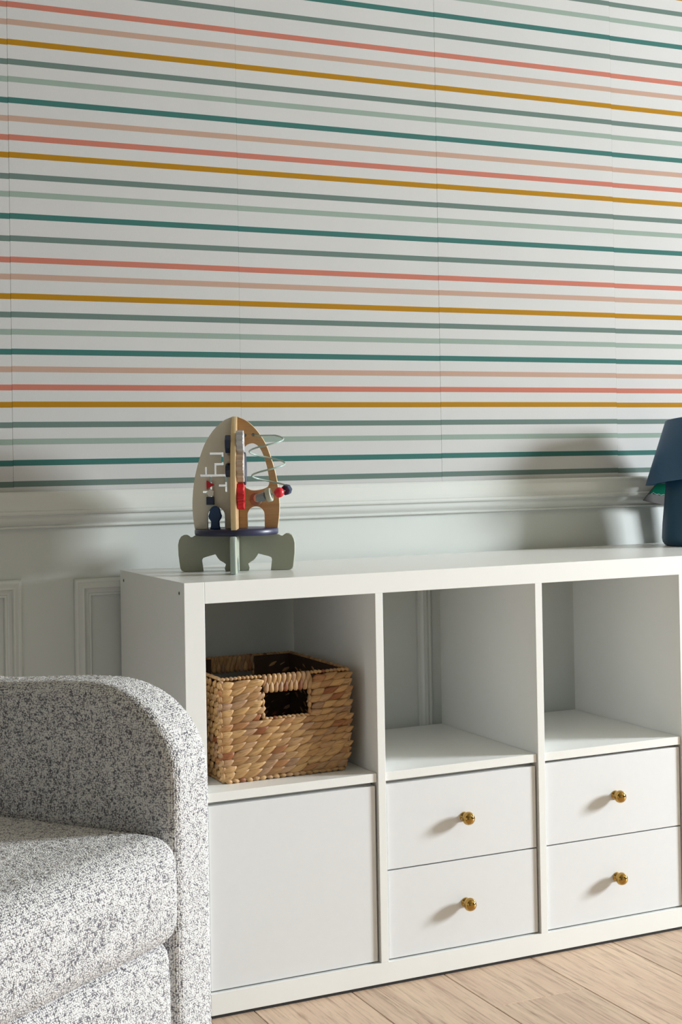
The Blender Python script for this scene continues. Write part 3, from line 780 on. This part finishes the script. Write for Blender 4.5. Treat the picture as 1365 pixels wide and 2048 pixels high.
# ------------------------------------------------------------------ armchair
def boucle():
    t = NT('boucle')
    tc = t.n('ShaderNodeTexCoord')
    nd = t.n('ShaderNodeTexNoise', i_Scale=260.0, i_Detail=2.0); t.l(tc.outputs['Object'], nd.inputs['Vector'])
    sc = t.n('ShaderNodeVectorMath', operation='SCALE'); sc.inputs['Scale'].default_value = 0.0022; t.l(nd.outputs['Color'], sc.inputs[0])
    ad = t.n('ShaderNodeVectorMath', operation='ADD'); t.l(tc.outputs['Object'], ad.inputs[0]); t.l(sc.outputs[0], ad.inputs[1])
    vo = t.n('ShaderNodeTexVoronoi', i_Scale=420.0, i_Randomness=0.55); t.l(ad.outputs[0], vo.inputs['Vector'])
    lf = t.n('ShaderNodeTexNoise', i_Scale=130.0, i_Detail=2.0, i_Roughness=0.6); t.l(tc.outputs['Object'], lf.inputs['Vector'])
    # height = 1 - F1 + slubs
    m1 = t.n('ShaderNodeMath', operation='MULTIPLY_ADD'); m1.inputs[1].default_value = -0.95; m1.inputs[2].default_value = 0.62; t.l(vo.outputs['Distance'], m1.inputs[0])
    m2 = t.n('ShaderNodeMath', operation='MULTIPLY_ADD'); m2.inputs[1].default_value = 0.62; t.l(lf.outputs[0], m2.inputs[0]); t.l(m1.outputs[0], m2.inputs[2])
    c = t.ramp(m2.outputs[0], [(0.22, srgb(98, 96, 104)), (0.38, srgb(168, 166, 168)), (0.50, srgb(226, 224, 221)), (0.9, srgb(243, 242, 239))])
    for e in t.t.nodes:
        pass
    t.l(c, t.b.inputs['Base Color']); t.b.inputs['Roughness'].default_value = 0.95
    t.b.inputs['Specular IOR Level'].default_value = 0.1
    t.b.inputs['Sheen Weight'].default_value = 0.3
    t.bump(m2.outputs[0], 0.6, 0.003)
    return t.m, t
M['boucle'], _bt = boucle()
tex = bpy.data.textures.new('nubs', 'CLOUDS'); tex.noise_scale = 0.0035; tex.noise_depth = 1
def nubby(o, st=0.0032):
    md = o.modifiers.new('nubs', 'DISPLACE'); md.texture = tex; md.strength = st; md.mid_level = 0.5; md.texture_coords = 'LOCAL'
    return o
th_f = math.atan2(-0.81, 0.59)           # facing direction of the chair in the room
ARM = 10.2
D0 = 205.0
rx = (424 - PX) / F_PX
corner = Vector((-83.657, -245.473, 0)) + D0 * (Vector(fwd) + rx * Vector(right)); corner.z = 0
chair = thing('armchair', (corner.x, corner.y, FZ), th_f, label='pale grey boucle armchair with rounded arm at the lower left', cat='armchair')
# local frame: +x = facing, +y = towards the far arm (local left), z up; far arm's outer front corner at the origin
ATOP = 66.5
def plate_soft(name, outline, y0, y1, r, step, parent, centre_seg, r2=None):
    """soft plate: outline (x,z) closed and evenly sampled; thickness y0..y1 with rounded rims"""
    P = np.array(outline); n = len(P)
    nx = np.roll(P, -1, 0) - np.roll(P, 1, 0); nx /= np.linalg.norm(nx, axis=1)[:, None]
    inw = np.stack([-nx[:, 1], nx[:, 0]], 1)          # outline is counter clockwise
    rings = []
    (ax, az), (bx, bz) = centre_seg
    def ins(d):
        return P + inw * d
    r2 = r if r2 is None else r2
    base = ins(r)
    tpar = np.clip((base[:, 0] - ax) / (bx - ax), 0, 1)
    C_ = np.stack([ax + (bx - ax) * tpar, az + (bz - az) * tpar], 1)
    L = np.linalg.norm(base - C_, axis=1).max(); m = int(L / step)
    for j in range(m, 0, -1): rings.append((base + (C_ - base) * (j / m), y0))
    k = max(4, int(r * 1.57 / step))
    for j in range(k + 1):
        a = math.pi / 2 * j / k; rings.append((ins(r * (1 - math.sin(a))), y0 + r * (1 - math.cos(a))))
    q = max(1, int((y1 - y0 - r - r2) / step))
    for j in range(1, q): rings.append((P, y0 + r + (y1 - y0 - r - r2) * j / q))
    k = max(4, int(r2 * 1.57 / step)); base = ins(r2)
    for j in range(k + 1):
        a = math.pi / 2 * j / k; rings.append((ins(r2 * (1 - math.cos(a))), y1 - r2 + r2 * math.sin(a)))
    for j in range(1, m + 1): rings.append((base + (C_ - base) * (j / m), y1))
    V = np.concatenate([np.stack([R_[:, 0], np.full(n, y), R_[:, 1]], 1) for R_, y in rings])
    idx = np.arange(n); nxt = (idx + 1) % n
    F_ = np.concatenate([np.stack([i * n + idx, i * n + nxt, (i + 1) * n + nxt, (i + 1) * n + idx], 1) for i in range(len(rings) - 1)])
    o = link_mesh(name, V, F_.tolist(), M['boucle'], parent, True)
    return o
def resample(pts, step):
    P = np.array(pts + [pts[0]], float); d = np.r_[0, np.cumsum(np.linalg.norm(np.diff(P, axis=0), axis=1))]
    n = int(d[-1] / step); t = np.linspace(0, d[-1], n, endpoint=False)
    return np.stack([np.interp(t, d, P[:, 0]), np.interp(t, d, P[:, 1])], 1)
def sup(cx, cz, rx_, rz_, a0, a1, n=24, e=0.9):
    o = []
    for i in range(n + 1):
        a = math.radians(a0 + (a1 - a0) * i / n); c_, s_ = math.cos(a), math.sin(a)
        o.append((cx + rx_ * math.copysign(abs(c_) ** e, c_), cz + rz_ * math.copysign(abs(s_) ** e, s_)))
    return o
AB = 6.0; AL = 84.0
out = [(-AL + 4, AB), (-4, AB)] + sup(-4, AB + 4, 4, 4, -90, 0, 8) + sup(-14.5, ATOP - 11.3, 14.5, 12.6, 0, 90, 30, 0.97) + [(-20, ATOP + 1.15), (-26, ATOP + 0.7), (-34, ATOP + 0.1), (-46, ATOP)] + sup(-AL + 8, ATOP - 8, 8, 8, 90, 180, 10) + [(-AL, AB + 4)]
ol = resample(out, 0.28)
arm = nubby(plate_soft('arm', ol, -ARM, 0, 1.9, 0.28, chair, ((-AL + 26, 34), (-26, 34)), 3.6))
SW = 62.0                                   # clear seat width
ol2 = resample(out, 0.9)
arm2 = plate_soft('arm', ol2, -ARM - SW - ARM, -ARM - SW, 3.6, 0.9, chair, ((-AL + 26, 34), (-26, 34)), 1.3)
# soft box from a cube grid
def soft_box(name, lo, hi, r, step, parent, crown=(0, 0), mat='boucle'):
    lo, hi = np.array(lo, float), np.array(hi, float)
    dim = hi - lo; n = np.maximum((dim / step).astype(int), 4)
    V = []; F_ = []
    base = 0
    for ax in range(3):
        u, v = [(1, 2), (2, 0), (0, 1)][ax]
        for sgn in (0, 1):
            gu, gv = np.meshgrid(np.linspace(0, 1, n[u] + 1), np.linspace(0, 1, n[v] + 1), indexing='ij')
            P = np.zeros((gu.size, 3)); P[:, u] = gu.ravel(); P[:, v] = gv.ravel(); P[:, ax] = sgn
            V.append(lo + P * dim)
            a = np.arange(n[u])[:, None] * (n[v] + 1) + np.arange(n[v])[None, :]
            a = a.ravel() + base
            q = np.stack([a, a + n[v] + 1, a + n[v] + 2, a + 1], 1)
            F_.append(q if sgn else q[:, ::-1]); base += gu.size
    V = np.concatenate(V); F_ = np.concatenate(F_)
    q = np.clip(V, lo + r, hi - r); d = V - q
    d /= np.maximum(np.linalg.norm(d, axis=1), 1e-9)[:, None]
    P = q + d * r
    c = (lo + hi) / 2; h = dim / 2; w = (P - c) / h
    bx = np.clip(1 - w[:, 0] ** 2, 0, 1); by = np.clip(1 - w[:, 1] ** 2, 0, 1); bz = np.clip(1 - w[:, 2] ** 2, 0, 1)
    top = np.clip(w[:, 2], 0, 1) ; frt = np.clip(w[:, 0], 0, 1)
    P[:, 2] += crown[0] * top * bx ** 0.5 * by ** 0.6
    P[:, 0] += crown[1] * frt * bz ** 0.6 * by ** 0.3
    o = link_mesh(name, P, F_.tolist(), M[mat], parent, True)
    bm = bmesh.new(); bm.from_mesh(o.data); bmesh.ops.remove_doubles(bm, verts=bm.verts, dist=2e-4); bm.to_mesh(o.data); bm.free()
    return o
cush = nubby(soft_box('seat_cushion', (-AL + 9, -ARM - SW + 0.4, 34.4), (1.2, -ARM - 0.2, 48.9), 3.6, 0.28, chair, (0.1, 1.6)))
base_ = nubby(soft_box('seat_base', (-AL + 9, -ARM - SW + 0.2, 7), (0.0, -ARM - 0.6, 35.2), 2.6, 0.28, chair, (0, 1.2)))
back = soft_box('backrest', (-AL, -ARM - SW + 0.1, 7), (-AL + 13, -ARM - 0.1, ATOP), 4.5, 0.9, chair)
for x_ in (-8, -AL + 8):
    for y_ in (-4.3, -ARM - SW - 4.3):
        lathe('leg', [(0, 0), (1.6, 0), (2.0, 6.6), (0, 6.6)], M['dark'], chair, 20, 'z', (x_, y_, 0))
